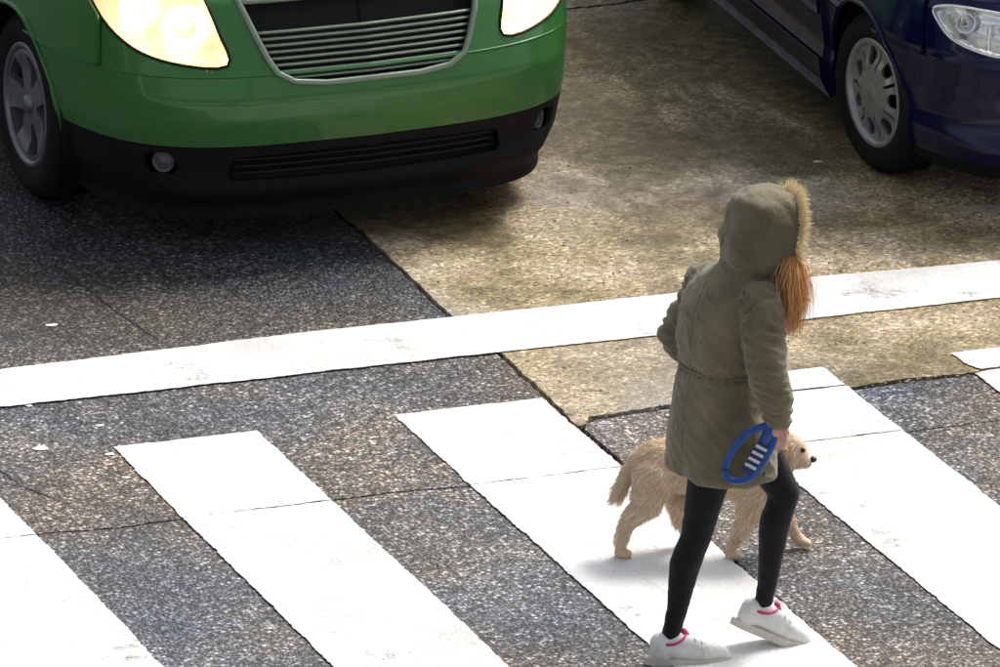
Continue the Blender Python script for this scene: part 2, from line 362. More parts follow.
def hole_grid(name, P, s0, s1, ns, t0, t1, nt_, holes, mat, parent, lip=.015, flip=False, kind=None):
    """grid surface with holes whose edges are snapped to the hole outline, and folded-in edges"""
    def G(s, t):
        p = P(s, t); return min((h(s, t, p) for h in holes), default=1)
    S = [[s0+(s1-s0)*i/ns, t0+(t1-t0)*j/nt_] for i in range(ns+1) for j in range(nt_+1)]
    g = [G(*q) for q in S] if holes else [1]*len(S)
    idx = lambda i, j: i*(nt_+1)+j
    keep = [(i, j) for i in range(ns) for j in range(nt_) if sum(g[k] > 0 for k in (idx(i, j), idx(i+1, j), idx(i+1, j+1), idx(i, j+1))) >= 2]
    used = {k for i, j in keep for k in (idx(i, j), idx(i+1, j), idx(i+1, j+1), idx(i, j+1))}
    es = (s1-s0)/ns*.02; et = (t1-t0)/nt_*.02
    kept = {(i, j) for i, j in keep}
    for k in used:
        i, j = divmod(k, nt_+1)
        edge = holes and any((a, b) not in kept and 0 <= a < ns and 0 <= b < nt_ for a in (i-1, i) for b in (j-1, j))
        if edge:
            s, t = S[k]; os, ot = s, t
            for _ in range(4):
                v = G(s, t)
                gs = (G(s+es, t)-v)/es; gt = (G(s, t+et)-v)/et
                # scale-aware step: work in cell units
                cs, ct = (s1-s0)/ns, (t1-t0)/nt_
                a, b = gs*cs, gt*ct; q = a*a+b*b
                if q < 1e-12: break
                s -= v*a/q*cs; t -= v*b/q*ct
            lim = 1.1
            if abs(s-os) < abs(cs)*lim and abs(t-ot) < abs(ct)*lim:
                S[k] = [min(max(s, min(s0, s1)), max(s0, s1)), min(max(t, min(t0, t1)), max(t0, t1))]
    bm = bmesh.new(); V = {k: bm.verts.new(P(*S[k])) for k in used}
    for i, j in keep:
        f = [V[idx(i, j)], V[idx(i+1, j)], V[idx(i+1, j+1)], V[idx(i, j+1)]]
        if flip: f.reverse()
        try: bm.faces.new(f)
        except ValueError: pass
    bmesh.ops.remove_doubles(bm, verts=bm.verts, dist=1e-5)
    bm.normal_update()
    if lip:
        be = [e for e in bm.edges if e.is_boundary]; nm = {v: v.normal.copy() for v in bm.verts}
        old = {v: v.co.copy() for e in be for v in e.verts}
        r = bmesh.ops.extrude_edge_only(bm, edges=be)
        nv = [x for x in r['geom'] if isinstance(x, bmesh.types.BMVert)]
        src = {tuple(round(c, 5) for c in v.co): nm[v] for v in old}
        for v in nv:
            n_ = src.get(tuple(round(c, 5) for c in v.co))
            if n_: v.co -= n_*lip
        for e in be: e.smooth = False
    return link(name, bm, mat, parent, kind=kind)
def lathe(name, prof, n, mat, parent, loc=(0, 0, 0), rot=None, smooth=True):
    """profile (radius, x) turned round the X axis"""
    bm = bmesh.new(); rings = []
    for r, x in prof:
        rings.append([bm.verts.new((x, r*math.cos(a*math.tau/n), r*math.sin(a*math.tau/n))) for a in range(n)])
    for a, b in zip(rings, rings[1:]):
        for i in range(n): bm.faces.new((a[i], a[(i+1) % n], b[(i+1) % n], b[i]))
    bmesh.ops.recalc_face_normals(bm, faces=bm.faces)
    o = link(name, bm, mat, parent, smooth); o.location = loc
    return o
def tube(name, pts, rad, mat, parent, n=8, closed=False, flat=1.0, kind=None):
    bm = bmesh.new(); rings = []; P = [Vector(p) for p in pts]; m = len(P)
    up = Vector((0, 0, 1))
    for i, p in enumerate(P):
        a = P[(i-1) % m] if closed else P[max(0, i-1)]; b = P[(i+1) % m] if closed else P[min(m-1, i+1)]
        d = (b-a).normalized(); x = d.cross(up)
        if x.length < .1: x = d.cross(Vector((1, 0, 0)))
        x.normalize(); y = x.cross(d); r = rad[i] if isinstance(rad, (list, tuple)) else rad
        rings.append([bm.verts.new(p+x*math.cos(k*math.tau/n)*r+y*math.sin(k*math.tau/n)*r*flat) for k in range(n)])
    for i in range(m if closed else m-1):
        a, b = rings[i], rings[(i+1) % m]
        for k in range(n): bm.faces.new((a[k], a[(k+1) % n], b[(k+1) % n], b[k]))
    if not closed:
        bm.faces.new(list(reversed(rings[0]))); bm.faces.new(rings[-1])
    bmesh.ops.recalc_face_normals(bm, faces=bm.faces)
    return link(name, bm, mat, parent, kind=kind)
def boxes(name, lst, mat, parent, bev=0, smooth=False):
    bm = bmesh.new()
    for x0, x1, y0, y1, z0, z1 in lst:
        ret = bmesh.ops.create_cube(bm, size=1, matrix=Matrix.Translation(((x0+x1)/2, (y0+y1)/2, (z0+z1)/2)) @ Matrix.Diagonal((x1-x0, y1-y0, z1-z0, 1)))
        if bev: bmesh.ops.bevel(bm, geom=list({e for v in ret['verts'] for e in v.link_edges}), offset=bev, segments=2, affect='EDGES')
    return link(name, bm, mat, parent, smooth)

def wheel(parent, x, y, side, rr, rimr, wd, style, mat):
    """side -1: outer face towards -X"""
    s = side; h = wd/2
    e = bpy.data.objects.new('wheel', None); COL.objects.link(e); e.parent = parent; e.location = (x, y, rr)
    r0 = rimr
    lathe('tyre', [(r0-.012, s*(h-.02)), (r0, s*(h-.004)), (r0+.012, s*(h+.004)), ((r0+rr)/2, s*(h+.012)), (rr-.03, s*(h+.002)), (rr-.012, s*(h-.012)), (rr-.001, s*(h-.03)),
                   (rr-.001, s*.045), (rr-.009, s*.043), (rr-.009, s*.037), (rr, s*.035), (rr, s*-.035), (rr-.009, s*-.037), (rr-.009, s*-.043), (rr-.001, s*-.045), (rr-.001, -s*(h-.03)), (rr-.012, -s*(h-.012)), (rr-.03, -s*h), (r0, -s*(h-.01)), (r0-.02, -s*(h-.02))], 72, RUBBER, e)
    lathe('rim', [(r0-.05, -s*h*.8), (r0-.03, s*h*.3), (r0-.024, s*(h-.03)), (r0-.018, s*(h-.004)), (r0-.006, s*(h+.004)), (r0+.004, s*(h-.004))], 64, mat, e)
    lathe('brake_disc', [(0.001, s*.0), (.12, s*.0), (.125, s*-.02), (.19, s*-.02), (r0-.04, s*-.025)], 40, BLACKP, e)
    Rm = r0-.022
    if style == 'cap':
        nsp = 7
        def prof(r):
            return s*(h-.012+.014*math.cos(min(1, r/Rm)*1.5)-.012*sstep(.55*Rm, .8*Rm, r)+.006*sstep(.85*Rm, Rm, r))
        def P(a, r): return Vector((prof(r)+s*.003*math.cos(nsp*a)*sstep(.3*Rm, .6*Rm, r), r*math.cos(a), r*math.sin(a)))
        def gh(a, r, p):
            d = (a/math.tau*nsp) % 1; d = abs(d-.5)*math.tau/nsp*r      # distance from the gap centre line
            x = d; yy = abs(r-.775*Rm); return math.hypot(x/.8, yy)-.034
        def slit(a, r, p):
            d = ((a/math.tau*nsp)+.5) % 1; d = abs(d-.5)*math.tau/nsp*r
            return max(d-.006, abs(r-.72*Rm)-.04)
        hole_grid('hubcap', P, 0, math.tau, 168, .012, Rm, 26, [gh, slit], mat, e, lip=.012, flip=(s > 0))
        lathe('hub_centre', [(.0005, s*(h+.0035)), (.03, s*(h+.003)), (.034, s*(h+.0005)), (.034, s*(h-.02))], 24, mat, e)
    else:
        nsp = 5
        def P(a, r): return Vector((s*(h-.03+.03*(1-r/Rm)**.5*.6+.022*sstep(.6*Rm, Rm, r)), r*math.cos(a), r*math.sin(a)))
        def gh(a, r, p):
            d = (a/math.tau*nsp) % 1; d = abs(d-.5)*math.tau/nsp
            wgap = .30*(.45+.55*sstep(.3*Rm, .8*Rm, r))
            return max((d-wgap)*r, .36*Rm-r, r-.93*Rm)
        hole_grid('spokes', P, 0, math.tau, 150, .012, Rm, 24, [gh], mat, e, lip=.028, flip=(s > 0))
        lathe('hub_centre', [(.0005, s*(h+.0)), (.03, s*(h-.002)), (.034, s*(h-.03))], 24, mat, e)
    return e

def build_car(c):
    root = empty('parked_car' if c['style'] == 'cap' else 'moving_car', c['loc'], c['rz'])
    root.scale = (c.get('scale', 1),)*3
    tag(root, c['label'], 'car')
    def rounded(poly): return [tuple(q) for q in catmull([Vector(p) for p in [poly[-1]]+list(poly)+[poly[0], poly[1]]], 4)[4:-5]]
    c = dict(c); c['hl'] = rounded(c['hl'])
    half = catmull(c['contour'], 30); L = [0]
    for a, b in zip(half, half[1:]): L.append(L[-1]+(b-a).length)
    LT = L[-1]
    def C(u):
        s = 1 if u >= 0 else -1; q = min(abs(u), LT-1e-6)
        lo, hi = 0, len(L)-1
        while hi-lo > 1:
            m_ = (lo+hi)//2
            if L[m_] <= q: lo = m_
            else: hi = m_
        t = (q-L[lo])/(L[hi]-L[lo]+1e-12); p = half[lo].lerp(half[hi], t)
        i0 = max(0, lo-2); i1 = min(len(half)-1, hi+2); d = (half[i1]-half[i0]).normalized()
        return Vector((p.x*s, p.y)), Vector((d.y*s, -d.x))
    def u_at(y):
        for i, p in enumerate(half):
            if p.y >= y and p.x > .5*c['w']: return L[i]
        return LT
    zb, zt = c['zb'], c['zt']
    def P(u, v, off=0):
        p, n = C(u); y = p.y
        b = interp(zb, y); t = interp(zt, y); z = b+(t-b)*v
        wf = sstep(.35, .95, -n.y); wr = sstep(.35, .95, n.y)
        zz = z
        ins = interp(c['pside'], zz)*(1-wf-wr)+interp(c['pfront'], zz)*wf+interp(c['prear'], zz)*wr
        ins -= c.get('flare', .018)*math.exp(-((y-c['ya'])/.36)**4)*sstep(.3, .45, zz)*(1-sstep(.55, .8, zz))*(1-wf)
        ins -= off
        return Vector((p.x-n.x*ins, p.y-n.y*ins, z))
    def vz(u, z):
        y = C(u)[0].y; b = interp(zb, y); t = interp(zt, y); return (z-b)/(t-b)
    arch = lambda yy, r: (lambda s, t, p: math.hypot(p.y-yy, p.z-c['rr'])-r)
    Af, Ar = arch(c['ya'], c['ra']), arch(c['yr'], c['ra'])
    uw = c['ucap']   # where bumper ends in height terms; upper/lower split height
    zs = c['zsplit']; mat = c['mat']; gp = .0035
    uD = u_at(c['ydoor']); uD2 = u_at(c['ydoor2']); uR = u_at(c['yrear']); uA = u_at(c['ya']); uAr = u_at(c['yr']); uB = u_at(c['yr']+.3)
    def poly_h(poly): # polygons drawn in (|u|, z)
        return lambda s, t, p: poly_sdf(poly, abs(s), p.z)
    hl = poly_h(c['hl'])
    def band(name, u0, u1, z0, z1, holes, m=mat, cell=.014, lip=.015, off=0, par=root):
        """z0/z1: height in metres or None for the lower or upper rim"""
        n = max(4, int(abs(u1-u0)/cell)); k = max(3, int(((z1 or .95)-(z0 or .15))/cell))
        def Q(s, t):
            a = vz(s, z0) if z0 is not None else 0; b = vz(s, z1) if z1 is not None else 1
            return P(s, a+(b-a)*t, off)
        return hole_grid(name, Q, u0, u1, n, 0, 1, k, holes, m, par, lip)
    # front bumper
    fb = band('front_bumper', -uA, uA, c['zlow'], zs-gp, [Af, hl, poly_h(c['grille']), poly_h(c['fog']), poly_h(c['intake'])])
    band('bumper_valance', -uA, uA, None, c['zlow']-gp, [Af, poly_h(c['fog']), poly_h(c['intake'])], VALANCE_SHADE)
    tube('bumper_seam', [P(s, vz(s, zs), -.004) for s in [(-uA*.93)+(uA*1.86)*i/90 for i in range(91)]], .005, mat, fb, 6)
    # front fascia between lamps
    ug = c['hl_out']
    band('front_panel', -ug, ug, zs+gp, None, [hl, poly_h(c['grille']), Af])
    for s in (-1, 1):
        band('front_wing', s*(ug+gp), s*(uD-gp), zs+gp, None, [Af, hl])
        band('wing_lower', s*(uA+.0), s*(uD-gp), None, zs-gp, [Af])
        band('front_door', s*(uD+gp), s*(uD2-gp), c['zsill']+gp, None, [])
        band('rear_door', s*(uD2+gp), s*(uR-gp), c['zsill']+gp, None, [Ar])
        band('rear_wing', s*(uR+gp), s*(uB), c['zsill']+gp, None, [Ar])
        band('sill', s*uD, s*uAr, None, c['zsill'], [Ar], mat, off=.012)
        band('door_moulding', s*(uD+.02), s*(uR-.02), c['zmould'], c['zmould']+.05, [Ar], mat, lip=.012, off=.012)
        # arch lips and liners
        for yy, uu in ((c['ya'], uA), (c['yr'], uAr)):
            pts = []
            for k in range(41):
                a = R(-35)+R(250)*k/40; y = yy-c['ra']*math.cos(a); z = c['rr']+c['ra']*math.sin(a)
                if z < .19: continue
                u = u_at(y); pts.append(P(s*u, vz(u, z), .001))
            tube('arch_lip', pts, .009, mat, root, 6)
            bm = bmesh.new(); pr = None
            for k in range(33):
                a = R(-30)+R(240)*k/32; y = yy-(c['ra']+.012)*math.cos(a); z = max(.16, c['rr']+(c['ra']+.012)*math.sin(a))
                q = [bm.verts.new((s*xx, y, z)) for xx in (c['w']-.03, c['w']*.6)]
                if pr: bm.faces.new((pr[0], pr[1], q[1], q[0]))
                pr = q
            link('arch_liner', bm, BLACKP, root)
        # headlight: bowl, lamps, lens
        hp = c['hl']; cu = sum(p[0] for p in hp)/len(hp); cz = sum(p[1] for p in hp)/len(hp)
        e = bpy.data.objects.new('headlight', None); COL.objects.link(e); e.parent = root
        def lampsurf(name, depth, m, grow=0, dome=0, lip=0):
            us = [p[0] for p in hp]; zs_ = [p[1] for p in hp]
            u0, u1, z0, z1 = min(us)-.01, max(us)+.01, min(zs_)-.01, max(zs_)+.01
            def Q(a, b):
                d = max(0, -poly_sdf(hp, a, b)); dd = depth*sstep(0, .035, d)+dome*min(1, d/.05)
                return P(s*a, vz(a, b), dd)
            return hole_grid(name, Q, u0, u1, 44, z0, z1, 26, [lambda a, b, p: -poly_sdf(hp, a, b)+grow], m, e, lip, flip=(s < 0))
        lampsurf('reflector', -.07, LIT if c['lit'] else REFL)
        lampsurf('lens', 0, LENS, dome=.012)
        rimpts = [P(s*a, vz(a, b), .002) for a, b in hp]
        dense = []
        for i in range(len(rimpts)):
            dense += [rimpts[i].lerp(rimpts[(i+1) % len(rimpts)], k/2) for k in range(2)]
        tube('seal', dense, .005, BLACKP if c['lit'] else REFL, e, 6, closed=True)
        for bi, (bu, bz, br) in enumerate(c['bulbs']):
            p = P(s*bu, vz(bu, bz), -.045); n = C(s*bu)[1]; n3 = Vector((n.x*.4, n.y-.5, .0)).normalized()
            bm = bmesh.new(); rings = []
            x = n3.cross(Vector((0, 0, 1))).normalized(); y = x.cross(n3)
            for r, dd in ((br, .03), (br*.93, .034), (br*.8, .008), (br*.5, -.02), (br*.25, -.03), (br*.2, .0), (.001, .006)):
                rings.append([bm.verts.new(p+n3*dd+x*math.cos(k*math.tau/24)*r+y*math.sin(k*math.tau/24)*r) for k in range(24)])
            for a, b in zip(rings, rings[1:]):
                for k in range(24): bm.faces.new((a[k], b[k], b[(k+1) % 24], a[(k+1) % 24]))
            link('bulb', bm, BULB if c['lit'] else CHROME, e)
        if not c['lit']:
            a0 = c['div']; tube('divider', [P(s*(a0+(z-.6)*.05), vz(a0, z), -.02) for z in (.575, .62, .66, .70)], .007, REFL, e, 8)
        # fog lamp
        fp = c['fog']; fu = sum(p[0] for p in fp)/len(fp); fz = sum(p[1] for p in fp)/len(fp)
        p = P(s*fu, vz(fu, fz), -.03)
        o = lathe('fog_lamp', [(.001, .012), (.024, .008), (.032, .002), (.034, .01), (.037, .01), (.037, -.02)], 28, FOGL, root, p)
        n = C(s*fu)[1]; o.rotation_euler = (0, 0, math.atan2(n.y, n.x))
        band('fog_recess', s*(min(q[0] for q in fp)-.02), s*(max(q[0] for q in fp)+.02), min(q[1] for q in fp)-.015, max(q[1] for q in fp)+.015, [], BLACKP, off=-.06)
        # mirror
        bm = bmesh.new(); bmesh.ops.create_icosphere(bm, subdivisions=3, radius=1, matrix=Matrix.Translation((s*(c['w']+.08), c['ydoor']+.45, 1.02)) @ Matrix.Diagonal((.11, .06, .075, 1)))
        mi = link('wing_mirror', bm, mat, root)
        boxes('mirror_stalk', [(min(s*(c['w']-.06), s*(c['w']+.03)), max(s*(c['w']-.06), s*(c['w']+.03)), c['ydoor']+.42, c['ydoor']+.48, .94, .98)], BLACKP, mi)
        boxes('door_handle', [(min(s*(c['w']-.03), s*(c['w']+.022)), max(s*(c['w']-.03), s*(c['w']+.022)), c['ydoor2']-.22, c['ydoor2']-.08, .80, .825)], mat, root, .006, True)
        for yy in (c['ya'], c['yr']):
            wh = wheel(root, s*(c['w']-.035-c['wd']/2), yy, s, c['rr'], c['rim'], c['wd'], c['style'], c['wmat'])
            if yy == c['ya']: wh.rotation_euler.z = c.get('steer', 0)
        # tail lamp
        bb = band('tail_lamp', s*(uB+.12), s*(uB+.3), .62, .86, [], simple('tail_red', (.35, .01, .01), .2), off=.006)
    band('rear_bumper', uB, LT-.001, None, .55, [], mat); band('rear_bumper', -LT+.001, -uB, None, .55, [], mat)
    band('tailgate', uB+gp, LT-.001, .557, None, [], mat); band('tailgate', -LT+.001, -uB-gp, .557, None, [], mat)
    # bonnet: spans from rim to rim
    yc = c['ycowl']; uc = u_at(yc)
    def crown(y): return interp(c['crown'], y)
    def top(u, t):
        a, b = P(-u, 1), P(u, 1); p = a.lerp(b, (t+1)/2)
        p.z += crown(p.y)*(1-abs(t)**2.3); return p
    tb = .86
    def Qb(u, t): return top(u, t)
    hole_grid('bonnet', Qb, c['ubon'], uc, 60, -tb, tb, 60, [], mat, root, .018, flip=True)
    for s in (-1, 1):
        hole_grid('wing_top', Qb, .02, uc, 60, s*(tb+.006), s*1., 8, [], mat, root, .01, flip=(s > 0))
    hole_grid('slam_panel', Qb, .01, c['ubon']-.004, 10, -tb-.006, tb+.006, 60, [], mat, root, .01, flip=True)
    for s in (-1, 1):
        q = [top(c['ubon']+(uc-c['ubon'])*i/24, s*(.55+.1*i/24)) for i in range(25)]
        tube('bonnet_crease', [p-Vector((0, 0, .0015)) for p in q], .006, mat, root, 6)
    # greenhouse
    yE = c['yend']
    def G(y, t):
        u = u_at(y); b = P(u, 1); w0 = b.x; H = interp(c['roof'], y); z0 = b.z
        sg = 1 if t >= 0 else -1; t = abs(t)
        sec = [(0, 0., 1.), (.3, .0, .98), (.66, .0, .9)]
        h = interp([(0, 0), (.5, .9), (.62, .985), (1, 1)], 1-t)
        k = interp([(0, 1), (.5, .8), (.62, .66), (1, 0)], 1-t)
        cr = crown(y)*(1-abs(k)**2.3)
        z = z0+(H-z0)*h if H-z0 > cr else z0+cr
        kk = k if H-z0 > .1 else 1-(1-t)
        return Vector((sg*w0*kk, y, max(z, z0+(cr if kk < 1 else 0))))
    hole_grid('roof', G, yc-.02, yE, 70, -1, 1, 64, [], mat, root, .0, flip=True)
    def glass(name, y0, y1, t0, t1, fl):
        def Q(y, t): 
            p = G(y, t); q = G(y+.01, t)-p; r_ = G(y, t+.01)-p; n = q.cross(r_).normalized()
            if n.z < 0: n = -n
            if abs(n.z) < .15 and n.x*p.x < 0: n = -n
            return p+n*.006
        hole_grid(name, Q, y0, y1, 30, t0, t1, 24, [], GLASS_D, root, .004, flip=fl)
    glass('windscreen', yc+.06, c['yws']-.05, -.46, .46, True)
    glass('rear_window', c['yrw'], yE-.08, -.45, .45, True)
    for s in (-1, 1):
        glass('side_window', c['yws']-.25, c['ydoor2']-.03, s*.53, s*.95, s < 0)
        glass('side_window', c['ydoor2']+.03, c['yrw']-.1, s*.53, s*.95, s < 0)
        tube('wiper', [(s*.05+.25, yc+.02, top(uc, .2).z+.01), (s*.05-.25, yc+.1, top(uc, 0).z+.05)], .007, BLACKP, root)
    # dark inner structure and floor
    w_ = c['w']
    boxes('underbody', [(-w_*.56, w_*.56, .22, yE-.1, .17, .70), (-w_+.1, w_-.1, c['ya']+c['ra']+.06, c['yr']-c['ra']-.06, .19, .5), (-w_*.72, w_*.72, .3, .5, .3, .6)], BLACKP, root)
    # grille
    gpy = c['grille']
    ge = bpy.data.objects.new('grille', None); COL.objects.link(ge); ge.parent = root
    uu = [p[0] for p in gpy]; zz = [p[1] for p in gpy]; z0, z1 = min(zz), max(zz)
    band('grille_back', -max(uu), max(uu), z0-.01, min(z1+.01, .93), [], BLACKP, off=-.06, par=ge, lip=0)
    def halfw(z):
        best = 0
        for k in range(200):
            u = max(uu)*k/199
            if poly_sdf(gpy, u, z) < 0: best = u
        return best
    for z, rad, m in c['slats']:
        hwid = halfw(z)
        if hwid < .05: continue
        tube('slat', [P(hwid*(k/12-1), vz(hwid*abs(k/12-1), z), -.012) for k in range(25)], rad, m, ge, 6, flat=.6)
    if c['frame']:
        pts = [(u, z) for u, z in gpy if u > 0.001]; loop = [P(-u, vz(u, z), .004) for u, z in pts]+[P(u, vz(u, z), .004) for u, z in reversed(pts)]
        d = []
        for i in range(len(loop)): d += [loop[i].lerp(loop[(i+1) % len(loop)], k/6) for k in range(6)]
        tube('grille_frame', d, .011, c['frame'], ge, 8, closed=True)
    # lower intake backing
    iu = [p[0] for p in c['intake']]; iz = [p[1] for p in c['intake']]
    band('lower_intake', -max(iu)-.02, max(iu)+.02, min(iz)-.01, max(iz)+.01, [], BLACKP, off=-.04, lip=0)
    for z in [min(iz)+(max(iz)-min(iz))*k/4 for k in (1, 2, 3)]:
        tube('intake_slat', [P(max(iu)*.95*(k/12-1), vz(max(iu)*abs(k/12-1)*.95, z), -.02) for k in range(25)], .006, BLACKP, root, 6)
    return root

green = dict(label='bright green hatchback with lit warm headlights driving up to the stop line', style='spoke', loc=(1.55, 1.79, 0), rz=R(2.6), scale=1.09, w=.9,
    contour=[(0, 0), (.38, .025), (.62, .10), (.77, .25), (.86, .5), (.893, .85), (.9, 1.3), (.9, 2.8), (.88, 3.5), (.79, 3.98), (.55, 4.14), (0, 4.18)],
    zb=[(0, .105), (.5, .115), (1.2, .15), (4.2, .19)], zt=[(0, .86), (.2, .89), (.5, .93), (1.1, .98), (2, 1.0), (4.2, 1.02)],  # front edge set low so the black valance fills the shadow beneath
    pfront=[(.15, .09), (.2, .045), (.27, .05), (.36, .03), (.44, .008), (.52, .0), (.60, .02), (.66, .045), (.74, .075), (.82, .115), (.88, .19)],
    pside=[(.15, .09), (.25, .035), (.4, .008), (.6, 0), (.75, .006), (.88, .03), (1.0, .07)], prear=[(.15, .09), (.25, .02), (.5, 0), (.8, .03), (1.0, .1)],
    ya=.92, yr=3.45, ra=.345, rr=.315, rim=.205, wd=.2, wmat=DARKALLOY, ucap=.9, zsplit=.6, zlow=.365, ydoor=1.38, ydoor2=2.4, yrear=3.25, zsill=.3, zmould=.5,
    hl=[(.49, .635), (.68, .642), (.82, .68), (.95, .76), (1.08, .87), (1.04, .91), (.84, .895), (.64, .872), (.57, .83), (.52, .74)], hl_out=.95, div=.6,
    bulbs=[(.66, .745, .075), (.85, .80, .062)], lit=True,
    grille=[(0, .56), (.16, .563), (.27, .575), (.325, .605), (.355, .65), (.395, .73), (.445, .835), (.44, .842), (.3, .842), (0, .842)],
    fog=[(.66, .265), (.79, .265), (.79, .335), (.68, .345)], intake=[(0, .24), (.5, .245), (.47, .325), (0, .335)],
    slats=[(.585, .0085, SLAT), (.605, .0085, SLAT), (.625, .0085, SLAT), (.645, .0085, SLAT), (.665, .0085, SLAT), (.685, .0085, SLAT), (.705, .0085, SLAT), (.725, .0085, SLAT), (.82, .017, SLAT)],
    frame=SLAT, crown=[(0, .03), (.3, .075), (1.1, .11), (4.2, .05)], ubon=.06, ycowl=1.2, yend=4.1, yws=2.0, yrw=3.5,
    roof=[(1.2, 1.08), (1.95, 1.47), (2.4, 1.53), (3.3, 1.48), (3.6, 1.42), (4.1, 1.1)], mat=GREEN)
blue = dict(label='navy blue car at the right with silver plastic hubcap and clear headlight', style='cap', loc=(4.295, 1.17, 0), rz=R(-3), steer=R(9), w=.84,
    contour=[(0, 0), (.34, .025), (.56, .10), (.71, .25), (.80, .46), (.832, .78), (.84, 1.2), (.84, 2.7), (.82, 3.3), (.74, 3.75), (.5, 3.9), (0, 3.95)],
    zb=[(0, .14), (.5, .15), (4.2, .18)], zt=[(0, .76), (.2, .785), (.5, .83), (1.1, .9), (2, .94), (4.2, .96)],
    pfront=[(.15, .07), (.2, .02), (.26, .0), (.31, .03), (.36, .04), (.45, .03), (.54, .01), (.57, .0), (.585, .03), (.7, .06), (.76, .12), (.8, .18)],
    pside=[(.15, .07), (.22, .03), (.29, .018), (.35, .03), (.5, .012), (.6, 0), (.75, .006), (.83, .03), (.95, .07)], prear=[(.15, .09), (.25, .02), (.5, 0), (.8, .03), (1.0, .1)],
    ya=.83, yr=3.27, ra=.335, rr=.3, rim=.198, wd=.185, wmat=ALLOY, ucap=.9, zsplit=.565, zlow=.2, ydoor=1.27, ydoor2=2.3, yrear=3.1, zsill=.3, zmould=.47,
    hl=[(.36, .595), (.55, .60), (.68, .615), (.80, .65), (.865, .705), (.885, .75), (.79, .765), (.60, .745), (.36, .715)], hl_out=.92, div=.66,
    bulbs=[(.78, .705, .036), (.53, .67, .055)], lit=False,
    grille=[(0, .60), (.26, .60), (.27, .69), (0, .70)], fog=[(.40, .31), (.48, .31), (.48, .37), (.40, .37)], intake=[(0, .3), (.42, .3), (.42, .42), (0, .42)],
    slats=[(.625, .009, BLACKP), (.65, .009, BLACKP), (.675, .009, BLACKP)], frame=None, crown=[(0, .02), (.3, .055), (1.1, .09), (4.2, .05)], ubon=.03, ycowl=1.15, yend=3.87, yws=1.9, yrw=3.3,
    roof=[(1.15, 1.0), (1.9, 1.38), (2.3, 1.43), (3.1, 1.38), (3.4, 1.32), (3.87, 1.0)], mat=BLUE)
build_car(green); build_car(blue)

# ------------------------------------------------------------ organic shapes
def capsule(bm, p0, r0, p1, r1, seg=14):
    p0, p1 = Vector(p0), Vector(p1); d = p1-p0; L = d.length
    z = d.normalized() if L > 1e-6 else Vector((0, 0, 1)); x = z.orthogonal().normalized(); y = z.cross(x)
    prof = []
    for k in range(6): a = -math.pi/2+math.pi/2*k/5; prof.append((p0, r0*math.cos(a), r0*math.sin(a)))
    for k in range(6): a = math.pi/2*k/5; prof.append((p1, r1*math.cos(a), r1*math.sin(a)))
    rings = [[bm.verts.new(c+z*h+(x*math.cos(i*math.tau/seg)+y*math.sin(i*math.tau/seg))*max(r, 1e-4)) for i in range(seg)] for c, r, h in prof]
    for a, b in zip(rings, rings[1:]):
        for i in range(seg): bm.faces.new((a[i], a[(i+1) % seg], b[(i+1) % seg], b[i]))
    bm.faces.new(list(reversed(rings[0]))); bm.faces.new(rings[-1])
def ellipsoid(bm, c, rad, rz=0, ry=0):
    bmesh.ops.create_uvsphere(bm, u_segments=24, v_segments=16, radius=1, matrix=Matrix.Translation(c) @ Matrix.Rotation(rz, 4, 'Z') @ Matrix.Rotation(ry, 4, 'Y') @ Matrix.Diagonal((*rad, 1)))
def rings_mesh(bm, rings, seg=40):
    """rings: (cx,cy,cz, half_along_facing, half_across, facing angle[, superellipse n])"""
    R_ = []
    for cx, cy, cz, a, b, th in rings:
        row = []
        for k in range(seg):
            t = k*math.tau/seg; c_, s_ = math.cos(t), math.sin(t)
            u = a*math.copysign(abs(c_)**.85, c_); v = b*math.copysign(abs(s_)**.85, s_)
            row.append(bm.verts.new((cx+u*math.cos(th)-v*math.sin(th), cy+u*math.sin(th)+v*math.cos(th), cz)))
        R_.append(row)
    for p, q in zip(R_, R_[1:]):
        for k in range(seg): bm.faces.new((p[k], p[(k+1) % seg], q[(k+1) % seg], q[k]))
    bm.faces.new(list(reversed(R_[0]))); bm.faces.new(R_[-1])
def fuse(name, bm, mat, parent, voxel=.008, smooth=6, disp=None):
    me = bpy.data.meshes.new('raw'); bmesh.ops.recalc_face_normals(bm, faces=bm.faces); bm.to_mesh(me); bm.free()
    o = bpy.data.objects.new('raw', me); COL.objects.link(o)
    m = o.modifiers.new('r', 'REMESH'); m.mode = 'VOXEL'; m.voxel_size = voxel
    if smooth: m2 = o.modifiers.new('s', 'SMOOTH'); m2.factor = .5; m2.iterations = smooth
    bpy.context.view_layer.update()
    dg = bpy.context.evaluated_depsgraph_get(); me2 = bpy.data.meshes.new_from_object(o.evaluated_get(dg))
    bpy.data.objects.remove(o); bpy.data.meshes.remove(me)
    me2.name = name
    if disp:
        nr = [v.normal.copy() for v in me2.vertices]
        for v, n_ in zip(me2.vertices, nr): v.co += n_*disp(v.co, n_)
    me2.materials.clear(); me2.materials.append(mat)
    for p in me2.polygons: p.use_smooth = True
    r = bpy.data.objects.new(name, me2); COL.objects.link(r); r.parent = parent
    return r
def strands(name, roots, mat, parent, seg=3, kind='stuff'):
    """roots: (point, direction, length, width, droop)"""
    bm = bmesh.new()
    for p, d, L, wd, dr in roots:
        side = d.cross(Vector((random.uniform(-1, 1), random.uniform(-1, 1), random.uniform(-1, 1)))).normalized()
        prev = None; q = p.copy(); dd = d.copy()
        for k in range(seg+1):
            h = wd*(1-k/seg)*.5+.0003
            v = [bm.verts.new(q-side*h), bm.verts.new(q+side*h)]
            if prev: bm.faces.new((prev[0], prev[1], v[1], v[0]))
            prev = v; dd = (dd+Vector((0, 0, -dr))).normalized(); q = q+dd*L/seg
    return link(name, bm, mat, parent, smooth=False, kind=kind)
